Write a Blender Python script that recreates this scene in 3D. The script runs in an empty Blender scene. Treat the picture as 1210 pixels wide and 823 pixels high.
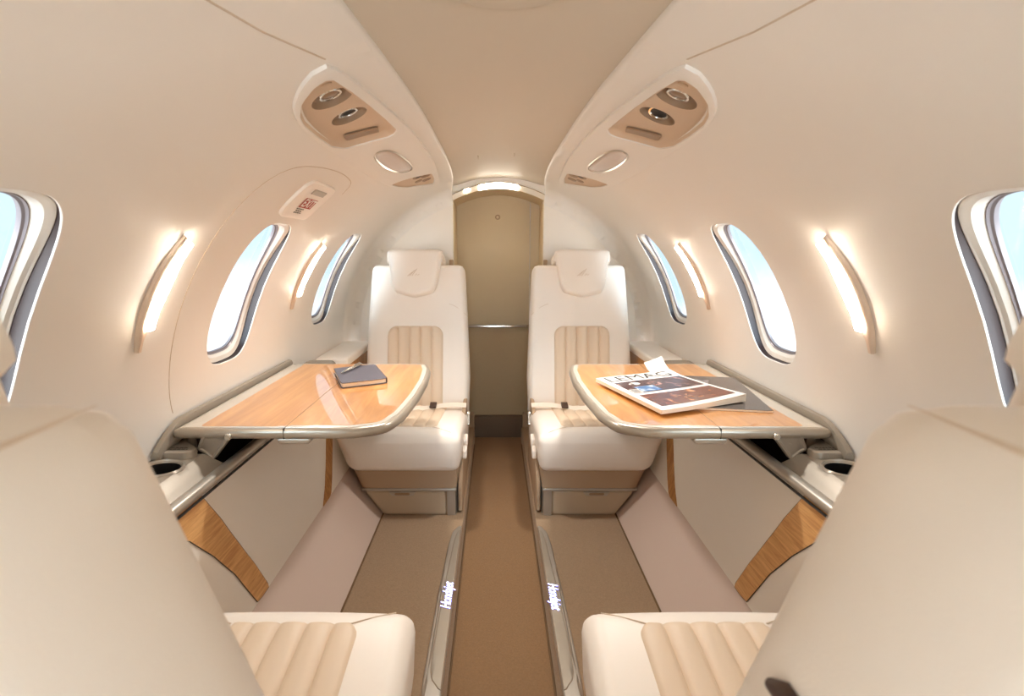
import bpy, bmesh, math, random
from mathutils import Vector, Matrix
from mathutils.geometry import delaunay_2d_cdt
random.seed(4)
SC = bpy.context.scene
COL = SC.collection
PI = math.pi
sin, cos, tan, rad, sqrt = math.sin, math.cos, math.tan, math.radians, math.sqrt

# ------------------------------------------------------------------ materials
def lin(c):
    f = lambda v: v / 12.92 if v <= .04045 else ((v + .055) / 1.055) ** 2.4
    return (f(c[0] / 255), f(c[1] / 255), f(c[2] / 255), 1)

def mat(name, rgb, rough=.5, metal=0., coat=0., bump=0., bscale=300., var=0., vscale=8., spec=.5, emit=None, estr=0., sheen=0.):
    m = bpy.data.materials.new(name); m.use_nodes = True
    nt = m.node_tree; b = nt.nodes['Principled BSDF']; L = nt.links.new
    b.inputs['Base Color'].default_value = lin(rgb)
    b.inputs['Roughness'].default_value = rough
    b.inputs['Metallic'].default_value = metal
    b.inputs['Coat Weight'].default_value = coat
    b.inputs['Coat Roughness'].default_value = .03
    b.inputs['Specular IOR Level'].default_value = spec
    b.inputs['Sheen Weight'].default_value = sheen
    if emit:
        b.inputs['Emission Color'].default_value = lin(emit); b.inputs['Emission Strength'].default_value = estr
    tc = nt.nodes.new('ShaderNodeTexCoord')
    if bump:
        n = nt.nodes.new('ShaderNodeTexNoise'); n.inputs['Scale'].default_value = bscale; n.inputs['Detail'].default_value = 3
        L(tc.outputs['Object'], n.inputs['Vector'])
        bp = nt.nodes.new('ShaderNodeBump'); bp.inputs['Strength'].default_value = bump; bp.inputs['Distance'].default_value = .002
        L(n.outputs['Fac'], bp.inputs['Height']); L(bp.outputs['Normal'], b.inputs['Normal'])
    if var:
        n = nt.nodes.new('ShaderNodeTexNoise'); n.inputs['Scale'].default_value = vscale; n.inputs['Detail'].default_value = 5
        n.inputs['Roughness'].default_value = .7
        L(tc.outputs['Object'], n.inputs['Vector'])
        mx = nt.nodes.new('ShaderNodeMix'); mx.data_type = 'RGBA'
        c = lin(rgb)
        mx.inputs[6].default_value = (c[0] * (1 - var), c[1] * (1 - var), c[2] * (1 - var), 1)
        mx.inputs[7].default_value = (min(1, c[0] * (1 + var)), min(1, c[1] * (1 + var)), min(1, c[2] * (1 + var)), 1)
        L(n.outputs['Fac'], mx.inputs[0]); L(mx.outputs[2], b.inputs['Base Color'])
    return m

def wood(name, c1, c2, rough, coat, scale=(60, 3.5, 60)):
    m = bpy.data.materials.new(name); m.use_nodes = True
    nt = m.node_tree; b = nt.nodes['Principled BSDF']; L = nt.links.new
    tc = nt.nodes.new('ShaderNodeTexCoord'); mp = nt.nodes.new('ShaderNodeMapping'); mp.inputs['Scale'].default_value = scale
    L(tc.outputs['Object'], mp.inputs['Vector'])
    n = nt.nodes.new('ShaderNodeTexNoise'); n.inputs['Scale'].default_value = 1.; n.inputs['Detail'].default_value = 6
    n.inputs['Roughness'].default_value = .62; n.inputs['Distortion'].default_value = 1.2
    L(mp.outputs['Vector'], n.inputs['Vector'])
    r = nt.nodes.new('ShaderNodeValToRGB'); r.color_ramp.elements[0].position = .34; r.color_ramp.elements[1].position = .66
    r.color_ramp.elements[0].color = lin(c2); r.color_ramp.elements[1].color = lin(c1)
    L(n.outputs['Fac'], r.inputs['Fac']); L(r.outputs['Color'], b.inputs['Base Color'])
    b.inputs['Roughness'].default_value = rough; b.inputs['Coat Weight'].default_value = coat; b.inputs['Coat Roughness'].default_value = .02
    b.inputs['Coat IOR'].default_value = 2.2
    return m

def glass(name):
    m = bpy.data.materials.new(name); m.use_nodes = True
    nt = m.node_tree; nt.nodes.clear(); L = nt.links.new
    o = nt.nodes.new('ShaderNodeOutputMaterial'); mix = nt.nodes.new('ShaderNodeMixShader')
    t = nt.nodes.new('ShaderNodeBsdfTransparent'); g = nt.nodes.new('ShaderNodeBsdfGlossy'); lw = nt.nodes.new('ShaderNodeLayerWeight')
    lw.inputs['Blend'].default_value = .5
    p = nt.nodes.new('ShaderNodeMath'); p.operation = 'POWER'; p.inputs[1].default_value = 5
    a = nt.nodes.new('ShaderNodeMath'); a.operation = 'MULTIPLY_ADD'; a.inputs[1].default_value = .4; a.inputs[2].default_value = .03
    t.inputs['Color'].default_value = (.97, .985, .99, 1); g.inputs['Roughness'].default_value = .02
    L(lw.outputs['Facing'], p.inputs[0]); L(p.outputs[0], a.inputs[0])
    L(a.outputs[0], mix.inputs[0]); L(t.outputs[0], mix.inputs[1]); L(g.outputs[0], mix.inputs[2]); L(mix.outputs[0], o.inputs['Surface'])
    return m

def picture(name, cols, scale, seed):
    m = bpy.data.materials.new(name); m.use_nodes = True
    nt = m.node_tree; b = nt.nodes['Principled BSDF']; L = nt.links.new
    tc = nt.nodes.new('ShaderNodeTexCoord'); mp = nt.nodes.new('ShaderNodeMapping'); mp.inputs['Location'].default_value = (seed, seed * .7, 0)
    L(tc.outputs['Object'], mp.inputs['Vector'])
    n = nt.nodes.new('ShaderNodeTexNoise'); n.inputs['Scale'].default_value = scale; n.inputs['Detail'].default_value = 6; n.inputs['Distortion'].default_value = .8
    L(mp.outputs['Vector'], n.inputs['Vector'])
    r = nt.nodes.new('ShaderNodeValToRGB'); e = r.color_ramp.elements
    e[0].position = cols[0][0]; e[0].color = lin(cols[0][1]); e[1].position = cols[-1][0]; e[1].color = lin(cols[-1][1])
    for p, c in cols[1:-1]:
        q = e.new(p); q.color = lin(c)
    L(n.outputs['Fac'], r.inputs['Fac']); L(r.outputs['Color'], b.inputs['Base Color'])
    b.inputs['Roughness'].default_value = .25
    return m

M = dict(
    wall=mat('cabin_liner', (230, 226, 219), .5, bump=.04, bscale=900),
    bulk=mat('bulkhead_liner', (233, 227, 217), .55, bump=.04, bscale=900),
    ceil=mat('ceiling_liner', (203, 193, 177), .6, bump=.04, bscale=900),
    panel=mat('side_panel_vinyl', (241, 234, 223), .5, bump=.06, bscale=700),
    kick=mat('kick_panel_vinyl', (204, 183, 169), .55, bump=.12, bscale=900),
    carpet=mat('carpet', (176, 148, 118), .95, bump=1., bscale=1400, var=.3, vscale=220, spec=.1, sheen=.15),
    aisle=mat('aisle_carpet', (146, 112, 78), .95, bump=1., bscale=1400, var=.3, vscale=220, spec=.1, sheen=.1),
    carpetedge=mat('carpet_binding', (120, 96, 72), .9, spec=.1),
    khaki=mat('door_fabric', (206, 187, 153), .7, bump=.1, bscale=800, var=.03),
    khakilow=mat('door_lower_fabric', (186, 162, 126), .75, bump=.3, bscale=900, var=.05, vscale=90),
    brownkick=mat('door_kick_plate', (104, 82, 62), .8, bump=.3, bscale=900),
    leather=mat('cream_leather', (236, 227, 216), .42, bump=.10, bscale=700),
    leatherin=mat('tan_leather', (220, 199, 174), .45, bump=.14, bscale=800),
    seam=mat('panel_seam', (196, 180, 160), .6),
    stitch=mat('leather_seam', (212, 194, 174), .6),
    basetan=mat('seat_base_fabric', (176, 150, 122), .7, bump=.2, bscale=900),
    basevinyl=mat('drawer_vinyl', (186, 166, 140), .55, bump=.1, bscale=900),
    console=mat('console_paint', (158, 148, 134), .36, metal=.35, coat=.2),
    silver=mat('satin_silver', (184, 176, 164), .28, metal=.6),
    silverpaint=mat('pewter_paint', (172, 162, 147), .3, metal=.55, coat=.3),
    bright=mat('polished_metal', (225, 222, 216), .15, metal=1.),
    dark=mat('pocket_lining', (52, 36, 32), .7),
    black=mat('black_plastic', (22, 20, 20), .4),
    gap=mat('window_shade_track', (50, 37, 36), .4, spec=.3),
    winframe=mat('window_frame_paint', (226, 220, 210), .3, coat=.3),
    gasket=mat('window_gasket', (128, 120, 122), .4, metal=.3),
    glass=glass('window_glass'),
    table=wood('table_wood', (216, 154, 84), (190, 124, 58), .35, 1., (26, 2.2, 26)),
    inlay=wood('inlay_wood', (232, 182, 120), (196, 140, 84), .4, .25, (70, 7, 110)),
    strip=wood('strip_wood', (200, 146, 84), (160, 104, 50), .4, .25, (60, 60, 5)),
    border=mat('table_border', (216, 208, 194), .25, metal=.25, coat=.8),
    beige=mat('service_pan_beige', (206, 182, 156), .5, bump=.05, bscale=800),
    bowl=mat('vent_bowl_brown', (150, 124, 98), .4),
    lens=mat('reading_lens', (206, 190, 180), .2, coat=.5),
    white=mat('white_plastic', (240, 234, 226), .4),
    red=mat('sign_red', (178, 52, 36), .5),
    ink=mat('sign_ink', (60, 56, 50), .6),
    grey=mat('sign_lens', (176, 168, 156), .3),
    navy=mat('notebook_cover', (88, 84, 92), .5, bump=.1, bscale=900),
    paper=mat('paper', (240, 232, 218), .8),
    cover=mat('magazine_cover', (246, 244, 242), .18, coat=.5),
    darkcover=mat('dark_magazine_cover', (74, 70, 72), .2, coat=.4),
    lamp=mat('lamp_diffuser', (255, 250, 240), .4, emit=(255, 244, 230), estr=7.),
    lampcase=mat('lamp_bezel', (224, 204, 184), .4, metal=.2),
    archlamp=mat('arch_diffuser', (255, 250, 240), .4, emit=(255, 242, 222), estr=16.),
    blue=mat('lit_lettering', (235, 240, 255), .5, emit=(205, 218, 255), estr=1.6),
    bluehalo=mat('lit_lettering_edge', (110, 110, 230), .5, emit=(70, 80, 255), estr=.6),
    belt=mat('belt_webbing', (238, 226, 210), .6, bump=.2, bscale=900),
    beltdark=mat('belt_clasp', (70, 48, 38), .5),
    pic1=picture('cover_photo_top', [(.3, (40, 30, 36)), (.45, (92, 62, 60)), (.55, (66, 54, 62)), (.66, (150, 110, 100)), (.75, (190, 170, 165))], 28, 3.),
    pic2=picture('cover_photo_bottom', [(.3, (50, 26, 26)), (.45, (120, 66, 52)), (.56, (84, 52, 50)), (.68, (190, 130, 90)), (.78, (210, 170, 140))], 32, 8.),
    pic3=picture('cover_photo_blue', [(.3, (40, 70, 120)), (.5, (92, 130, 175)), (.7, (200, 215, 230))], 40, 5.),
    pic4=picture('cover_photo_grey', [(.35, (78, 74, 76)), (.55, (150, 144, 146)), (.7, (215, 205, 205))], 30, 12.),
)

# ------------------------------------------------------------------ mesh helpers
ORG = {}
def tag(o, label=None, cat=None, group=None, kind=None):
    if label: o['label'] = label
    if cat: o['category'] = cat
    if group: o['group'] = group
    if kind: o['kind'] = kind
    return o

def empty(name, loc, label=None, cat=None, group=None, kind=None):
    o = bpy.data.objects.new(name, None); COL.objects.link(o); o.location = loc
    o.empty_display_size = .05; ORG[o.name] = Vector(loc)
    return tag(o, label, cat, group, kind)

class G:
    """mesh collector: vertices in cabin coordinates"""
    def __init__(s): s.v = []; s.f = []
    def add(s, vf, fn=None):
        n = len(s.v); v, f = vf
        s.v += [tuple(fn(*p)) if fn else tuple(p) for p in v]
        s.f += [tuple(i + n for i in q) for q in f]
        return s
    def build(s, name, m, parent=None, side=-1, sharp=40, origin=None, weld=0, recalc=True, kind=None, label=None):
        vs = s.v if side < 0 else [(-x, y, z) for x, y, z in s.v]
        if parent is not None: og = ORG[parent.name]
        elif origin is not None: og = Vector(origin)
        else:
            og = Vector(((min(v[0] for v in vs) + max(v[0] for v in vs)) / 2, (min(v[1] for v in vs) + max(v[1] for v in vs)) / 2, min(v[2] for v in vs)))
        me = bpy.data.meshes.new(name)
        me.from_pydata([(x - og.x, y - og.y, z - og.z) for x, y, z in vs], [], s.f)
        bm = bmesh.new(); bm.from_mesh(me)
        if weld: bmesh.ops.remove_doubles(bm, verts=bm.verts, dist=weld)
        if recalc: bmesh.ops.recalc_face_normals(bm, faces=bm.faces)
        bm.to_mesh(me); bm.free()
        me.polygons.foreach_set('use_smooth', [True] * len(me.polygons))
        me.set_sharp_from_angle(angle=rad(sharp))
        me.materials.append(m); me.update()
        o = bpy.data.objects.new(name, me); COL.objects.link(o)
        ORG[o.name] = og
        if parent is not None: o.parent = parent
        else: o.location = og
        if kind: o['kind'] = kind
        if label: o['label'] = label
        return o

def area2(p): return sum(p[i][0] * p[(i + 1) % len(p)][1] - p[(i + 1) % len(p)][0] * p[i][1] for i in range(len(p)))
def ccw(p): return p if area2(p) > 0 else p[::-1]

def rounded(pts, rs, n=6):
    """polygon with rounded corners; rs one radius or a list"""
    N = len(pts); out = []
    if not isinstance(rs, (list, tuple)): rs = [rs] * N
    for i in range(N):
        p = Vector(pts[i]); a = Vector(pts[i - 1]); b = Vector(pts[(i + 1) % N]); r = rs[i]
        u = (a - p); v = (b - p); la, lb = u.length, v.length; u.normalize(); v.normalize()
        ang = u.angle(v)
        if r <= 0 or ang > PI - .02: out.append((p.x, p.y)); continue
        t = min(r / tan(ang / 2), la * .49, lb * .49)
        p0 = p + u * t; p1 = p + v * t
        for k in range(n + 1):
            s = k / n
            q = p0 * (1 - s) ** 2 + p * 2 * s * (1 - s) + p1 * s ** 2
            out.append((q.x, q.y))
    return out

def resample(p, n):
    L = [0]; N = len(p)
    for i in range(N): L.append(L[-1] + math.dist(p[i], p[(i + 1) % N]))
    out = []; j = 0
    for k in range(n):
        t = L[-1] * k / n
        while L[j + 1] < t: j += 1
        s = (t - L[j]) / max(1e-9, L[j + 1] - L[j]); a = p[j]; b = p[(j + 1) % N]
        out.append((a[0] + (b[0] - a[0]) * s, a[1] + (b[1] - a[1]) * s))
    return out

def spline(pts, n=8):
    out = []; N = len(pts)
    for i in range(N):
        a, b, c, d = (Vector(pts[(i + k) % N]) for k in (-1, 0, 1, 2))
        for k in range(n):
            t = k / n
            q = .5 * ((2 * b) + (c - a) * t + (2 * a - 5 * b + 4 * c - d) * t * t + (3 * b - a - 3 * c + d) * t ** 3); out.append((q.x, q.y))
    return out

def inset(p, d):
    N = len(p); out = []
    for i in range(N):
        a = Vector(p[i - 1]); b = Vector(p[(i + 1) % N]); t = (b - a)
        if t.length < 1e-9: out.append(p[i]); continue
        t.normalize(); out.append((p[i][0] - t.y * d, p[i][1] + t.x * d))
    return out

def slab(outline, prof, cap0=True, cap1=True):
    """rings (inset, w) bottom to top over a CCW outline; inner fan rings close it"""
    p = ccw(outline); N = len(p); v = []; f = []; rings = []
    cx = sum(q[0] for q in p) / N; cy = sum(q[1] for q in p) / N
    def ring(q, w):
        rings.append(len(v)); v.extend((a, b, w) for a, b in q)
    def close(q, w): return [[((a - cx) * s + cx, (b - cy) * s + cy) for a, b in q] for s in (.15, .4, .65, .85)]
    if cap0:
        q = inset(p, prof[0][0])
        for r in close(q, 0): ring(r, prof[0][1])
    for d, w in prof: ring(inset(p, d), w)
    if cap1:
        q = inset(p, prof[-1][0])
        for r in close(q, 0)[::-1]: ring(r, prof[-1][1])
    for a, b in zip(rings, rings[1:]):
        for i in range(N):
            j = (i + 1) % N; f.append((a + i, a + j, b + j, b + i))
    if cap0: f.append(tuple(range(rings[0] + N - 1, rings[0] - 1, -1)))
    if cap1: f.append(tuple(range(rings[-1], rings[-1] + N)))
    return v, f

def prof_round(t, r, n=4, r0=None):
    """profile of a slab of thickness t with rounded top (r) and bottom (r0) edges"""
    r0 = r if r0 is None else r0; P = []
    for k in range(n + 1):
        a = k / n * PI / 2; P.append((r0 * (1 - sin(a)), r0 * (1 - cos(a))))
    for k in range(n + 1):
        a = k / n * PI / 2; P.append((r * (1 - cos(a)), t - r + r * sin(a)))
    return P

def tube(path, r, n=8, closed=False, sx=1., up=(0, 0, 1)):
    P = [Vector(p) for p in path]; N = len(P); v = []; f = []
    rr = r if isinstance(r, (list, tuple)) else [r] * N
    for i in range(N):
        a = P[i - 1] if (i or closed) else P[i]; b = P[(i + 1) % N] if (i < N - 1 or closed) else P[i]
        t = (b - a).normalized(); u = Vector(up)
        if abs(t.dot(u)) > .98: u = Vector((1, 0, 0)) if abs(t.x) < .9 else Vector((0, 1, 0))
        s = t.cross(u).normalized(); w = s.cross(t)
        for k in range(n):
            an = 2 * PI * k / n
            q = P[i] + s * cos(an) * rr[i] * sx + w * sin(an) * rr[i]; v.append(tuple(q))
    for i in range(N if closed else N - 1):
        for k in range(n):
            j = (i + 1) % N; l = (k + 1) % n
            f.append((i * n + k, i * n + l, j * n + l, j * n + k))
    if not closed:
        f.append(tuple(range(n - 1, -1, -1))); f.append(tuple(range((N - 1) * n, N * n)))
    return v, f

def lathe(prof, n=28):
    """prof: (r, h) list; returns (a, b, h)"""
    v = []; f = []
    for r, h in prof:
        for k in range(n): v.append((r * cos(2 * PI * k / n), r * sin(2 * PI * k / n), h))
    for i in range(len(prof) - 1):
        for k in range(n):
            l = (k + 1) % n; f.append((i * n + k, i * n + l, (i + 1) * n + l, (i + 1) * n + k))
    return v, f

def box(x0, x1, y0, y1, z0, z1, r=.003, n=3):
    o = rounded([(x0, y0), (x1, y0), (x1, y1), (x0, y1)], r, n)
    p = prof_round(z1 - z0, min(r, (z1 - z0) / 2.01), n)
    v, f = slab(o, p); return [(a, b, c + z0) for a, b, c in v], f

def loft(a, b, closed=True):
    """faces between two equal point lists"""
    N = len(a); v = list(a) + list(b)
    f = [(i, (i + 1) % N, N + (i + 1) % N, N + i) for i in range(N if closed else N - 1)]
    return v, f

def grid(us, vs, fn):
    v = [fn(a, b) for b in vs for a in us]; n = len(us)
    f = [(j * n + i, j * n + i + 1, (j + 1) * n + i + 1, (j + 1) * n + i) for j in range(len(vs) - 1) for i in range(n - 1)]
    return v, f

def extr(poly, d):
    """polygon of 3D points swept by vector d, closed"""
    n = len(poly); d = Vector(d); v = list(poly) + [tuple(Vector(p) + d) for p in poly]
    f = [(i, (i + 1) % n, n + (i + 1) % n, n + i) for i in range(n)]
    f += [tuple(range(n - 1, -1, -1)), tuple(range(n, 2 * n))]
    return v, f

def inside(p, poly):
    x, y = p; c = False; j = len(poly) - 1
    for i in range(len(poly)):
        a, b = poly[i], poly[j]
        if (a[1] > y) != (b[1] > y) and x < (b[0] - a[0]) * (y - a[1]) / (b[1] - a[1]) + a[0]: c = not c
        j = i
    return c

def cdt(outer, holes, step, step2=None, extra=()):
    """triangulated planar sheet with holes"""
    pts = [Vector(p) for p in outer]; ed = [(i, (i + 1) % len(outer)) for i in range(len(outer))]
    for h in holes:
        n = len(pts); pts += [Vector(p) for p in h]; ed += [(n + i, n + (i + 1) % len(h)) for i in range(len(h))]
    x0 = min(p[0] for p in outer); x1 = max(p[0] for p in outer); y0 = min(p[1] for p in outer); y1 = max(p[1] for p in outer)
    step2 = step2 or step
    for i in range(1, int((x1 - x0) / step) + 1):
        for j in range(1, int((y1 - y0) / step2) + 1):
            q = (x0 + i * step, y0 + j * step2)
            if inside(q, outer) and not any(inside(q, h) for h in holes): pts.append(Vector(q))
    for q in extra:
        if inside(q, outer) and not any(inside(q, h) for h in holes): pts.append(Vector(q))
    V, _, F = delaunay_2d_cdt(pts, ed, [], 0, 1e-5)[:3]
    out = []
    for t in F:
        c = sum((V[i] for i in t), Vector((0, 0))) / len(t)
        if inside(c, outer) and not any(inside(c, h) for h in holes): out.append(tuple(t))
    return [(p.x, p.y, 0) for p in V], out

TXT = {}
def text2d(s, size=1., shear=0., spacing=1., bold=0.):
    """lettering as flat faces, centred on the origin, reading along +x"""
    cu = bpy.data.curves.new('t', 'FONT'); cu.body = s; cu.size = size; cu.shear = shear; cu.space_character = spacing
    cu.align_x = 'CENTER'; cu.align_y = 'CENTER'; cu.resolution_u = 3; cu.offset = bold
    ob = bpy.data.objects.new('t', cu); COL.objects.link(ob)
    dg = bpy.context.evaluated_depsgraph_get(); dg.update()
    me = bpy.data.meshes.new_from_object(ob.evaluated_get(dg))
    v = [tuple(p.co) for p in me.vertices]; f = [tuple(q.vertices) for q in me.polygons]
    bpy.data.objects.remove(ob); bpy.data.curves.remove(cu); bpy.data.meshes.remove(me)
    return v, f

# ------------------------------------------------------------------ cabin cross-section (left side; right is mirrored)
R, CZ = .76, .59
Y0, Y1 = -2.0, 2.5
def cyl(y, s, h=0.):
    a = s / R; return (-(R - h) * cos(a), y, CZ + (R - h) * sin(a))
def s_of(z): return R * math.asin((z - CZ) / R)
def s_x(x): return R * math.acos(abs(x) / R)
def interp(t, tab):
    if t <= tab[0][0]: return tab[0][1]
    for (a, va), (b, vb) in zip(tab, tab[1:]):
        if t <= b:
            s = (t - a) / (b - a); return va + (vb - va) * s
    return tab[-1][1]
LIP = [(-.62, .33), (0, .268), (.4, .232), (.66, .209), (.85, .197), (1.04, .187), (1.2, .182), (1.4, .180), (1.75, .179), (2.0, .184), (2.2, .194), (2.35, .207), (2.43, .215), (2.46, .221), (2.48, .228), (2.5, .241)]
FIL = .07
def endh(y): return 0 if y < Y1 - FIL else FIL - sqrt(max(0, FIL ** 2 - (y - (Y1 - FIL)) ** 2))

# windows
WIN = (.60, 1.35, 2.085)
WHW, WS, WHH = .118, .353, .207
def win_contour(yc, d=0., n=72):
    out = []
    for k in range(n):
        a = 2 * PI * k / n; c, s = cos(a), sin(a); e = 2 / 3.4
        x = abs(c) ** e * (1 if c > 0 else -1); y = abs(s) ** e * (1 if s > 0 else -1)
        w = (WHW - d) * (1 - .06 * y)
        out.append((yc + w * x, WS + (WHH - d) * y))
    return out

# overhead service unit outline in (y, s), from the lip side round
def yS(x, y): return (y, s_x(x))
PSU = [(-.268, .818), (-.299, .832), (-.329, .866), (-.352, .913), (-.365, .98), (-.372, 1.09), (-.375, 1.25), (-.377, 1.46), (-.376, 1.70), (-.360, 1.87), (-.325, 2.02),
       (-.268, 2.17), (-.246, 2.13), (-.234, 1.97), (-.221, 1.75), (-.218, 1.52), (-.222, 1.306), (-.231, 1.149), (-.242, 1.013), (-.253, .90)]
PSU = resample(spline([yS(x, y) for x, y in PSU]), 110)
PSU = ccw(PSU)
PSUCUT = inset(PSU, .012)

# ------------------------------------------------------------------ SETTING
def build_wall(side):
    nm = 'wall_left' if side < 0 else 'wall_right'
    ys = [Y0 + (Y1 - FIL - Y0) * i / 80 for i in range(81)] + [Y1 - FIL + FIL * sin(i / 8 * PI / 2) for i in range(1, 9)]
    sb = s_of(.50)
    outer = [(y, sb) for y in ys] + [(Y1, sb + (s_x(interp(Y1, LIP)) - sb) * i / 24) for i in range(1, 24)] + [(y, s_x(interp(y, LIP))) for y in ys[::-1]] \
        + [(Y0, sb + (s_x(interp(Y0, LIP)) - sb) * (24 - i) / 24) for i in range(1, 24)]
    holes = [win_contour(y) for y in WIN] + [PSUCUT]
    ex = [(y, sb + .03 * j) for y in ys[-8:] for j in range(1, 38)]
    g = G().add(cdt(outer, holes, .03, .03, ex), lambda y, s, h: cyl(y, s, endh(y)))
    # the lip turns up behind the valance edge
    a = [cyl(y, s_x(interp(y, LIP)), endh(y)) for y in ys]
    b = [(x + .004, y, z + .008) for x, y, z in a]; c = [(x - .012, y, z + .05) for x, y, z in a]
    g.add(loft(a, b, False)); g.add(loft(b, c, False))
    w = g.build(nm, M['wall'], None, side, 50, kind='structure', weld=1e-5)
    # seams between liner panels
    def seam(pts, r=.0016):
        G().add(tube([cyl(y, s, -.0004) for y, s in pts], r, 6)).build('panel_seam', M['seam'], w, side)
    seam([yS(-x, y) for x, y in ((.43, -.1), (.36, .25), (.311, .578), (.296, .672), (.262, .80))])
    if side < 0:
        pts = spline([(1.16, s_of(.60)), (1.118, s_of(.665)), (1.097, s_of(.767)), (1.082, s_of(.95)), (1.078, s_of(1.10)), (1.095, s_of(1.172)), (1.144, s_of(1.207)), (1.24, s_of(1.222)), (1.36, s_of(1.228)), (1.46, s_of(1.225)), (1.515, s_of(1.216)), (1.54, s_of(1.19)), (1.545, s_of(1.16)), (1.545, s_of(1.10))])[8:-24]
        seam(pts, .0013)
    # lower panel, wooden inlays, kick panel
    def pan(y, t, h=0.):     # t 0 at the bottom edge, 1 at the rail
        a, b = Vector((-.566, .227)), Vector((-.628, .535)); d = b - a; n = Vector((d.y, -d.x)).normalized()
        q = a + d * t + n * h - n * .016 * sin(PI * t) * .5
        return (q.x, y, q.y)
    p = G().add(grid([Y0 + (Y1 - Y0) * i / 60 for i in range(61)], [i / 10 for i in range(11)], lambda y, t: pan(y, t))).build('lower_side_panel', M['panel'], w, side)
    out = [(.975, 1.0), (1.02, .75), (1.057, .48), (1.085, .25), (1.105, .01), (1.045, .01), (1.01, .33), (.965, .57), (.91, .79), (.83, .97), (.80, 1.0)]
    rng = resample(rounded(out, [0, .05, .05, .05, 0, 0, .05, .05, .05, 0, 0], 3), 70)
    G().add(cdt(rng, [], .02), lambda y, t, h: pan(y, t, .003)).add(loft([pan(y, t, .003) for y, t in rng], [pan(y, t, -.002) for y, t in rng])).build('wood_inlay', M['inlay'], w, side, label='curved wooden inlay')
    G().add(tube([pan(y, t, .002) for y, t in rng[:]], .0012, 5, True)).build('inlay_seam', M['ink'], w, side)
    out = [(1.500, .005), (1.562, .14), (1.625, .32), (1.69, .55), (1.75, .8), (1.785, 1.0), (1.85, 1.0), (1.815, .8), (1.755, .55), (1.690, .32), (1.630, .14), (1.575, .005)]
    rng = resample(rounded(out, 0), 70)
    G().add(cdt(rng, [], .02), lambda y, t, h: pan(y, t, .003)).add(loft([pan(y, t, .003) for y, t in rng], [pan(y, t, -.002) for y, t in rng])).build('wood_inlay', M['strip'], w, side, label='narrow wooden strip beside the far seat')
    return w
WL = build_wall(-1); WR = build_wall(1)

for side in (-1, 1):
    g = G().add(grid([Y0 + (Y1 - Y0) * i / 40 for i in range(41)], [0, 1, 2, 3, 4, 5, 6],
                     lambda y, k: [(-.430, y, .056), (-.437, y, .057), (-.442, y, .062), (-.47, y, .098), (-.51, y, .152), (-.545, y, .199), (-.572, y, .236)][k]))
    o = g.build('baseboard_left' if side < 0 else 'baseboard_right', M['kick'], None, side, kind='structure')
    G().add(tube([(-.437, Y0 + .1 * i, .060) for i in range(44)], .003, 6)).build('carpet_piping', M['carpetedge'], o, side)

# floor: sunken aisle between two side platforms
half = [(-.46, .06), (-.141, .06), (-.134, .058), (-.131, .05), (-.130, .004), (-.127, -.002)]
YS = [Y0 + (2.76 - Y0) * i / 40 for i in range(41)]
g = G()
for q in (half, [(-x, z) for x, z in half]):
    g.add(grid(list(range(len(q))), YS, lambda k, y: (q[k][0], y, q[k][1])))
fl = g.build('floor', M['carpet'], None, kind='structure', sharp=50)
G().add(grid([-.128, -.06, 0, .06, .128], YS, lambda x, y: (x, y, 0))).build('aisle_carpet', M['aisle'], fl, label='darker brown carpet of the sunken aisle')
for sx in (-1, 1):
    G().add(tube([(-.127, Y0 + .1 * i, .003) for i in range(47)], .003, 6)).build('carpet_binding', M['carpetedge'], fl, sx)

# ceiling between the valances
def cz(x, y): return 1.372 - .9 * min(abs(x), .2) ** 2
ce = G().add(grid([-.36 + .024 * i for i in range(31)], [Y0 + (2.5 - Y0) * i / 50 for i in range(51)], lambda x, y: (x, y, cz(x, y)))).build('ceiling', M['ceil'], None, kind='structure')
oval = [(.115 * cos(2 * PI * k / 48) , .62 + .18 * sin(2 * PI * k / 48)) for k in range(48)]
G().add(slab(oval, [(0, -.001), (.001, -.004), (.004, -.005)], cap0=False), lambda x, y, h: (x, y, cz(x, y) + h)).build('ceiling_hatch', M['ceil'], ce)
for x, y in ((-.077, 1.94), (.053, 1.91)):
    G().add(box(x - .002, x + .002, y - .028, y + .028, cz(x, y) - .003, cz(x, y) + .004, .0015)).build('latch_slot', M['seam'], ce)

# rear bulkhead with the doorway
def bulk_outline():
    return [(-(R - .006) * cos(a), CZ + (R - .006) * sin(a)) for a in [rad(d) for d in range(-40, 91, 3)]]
for side in (-1, 1):
    top = [(x, z) for x, z in bulk_outline() if x < -.235]
    poly = [(-.219, 0.0)] + [(-.60, 0.0)] + top + [(-.219, CZ + sqrt((R - .006) ** 2 - .219 ** 2))]
    poly = [(x, max(z, 0)) for x, z in poly]
    v = [(x, 2.503, z) for x, z in poly]
    g = G().add(extr(v, (0, .03, 0)))
    g.add(extr([(-.2188, 2.512, 0), (-.232, 2.512, 0), (-.232, 2.74, 0), (-.2188, 2.74, 0)], (0, 0, 1.285)))
    w = g.build('wall_rear_left' if side < 0 else 'wall_rear_right', M['bulk'], None, side, 30, kind='structure')
    G().add(extr([(-.2195, 2.53, 0), (-.2155, 2.53, 0), (-.2155, 2.735, 0), (-.2195, 2.735, 0)], (0, 0, 1.275))).build('door_jamb', M['khaki'], w, side)
    G().add(box(-.236, -.2175, 2.480, 2.499, .10, .99, .003)).build('jamb_edge', M['basetan'], w, side)
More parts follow.
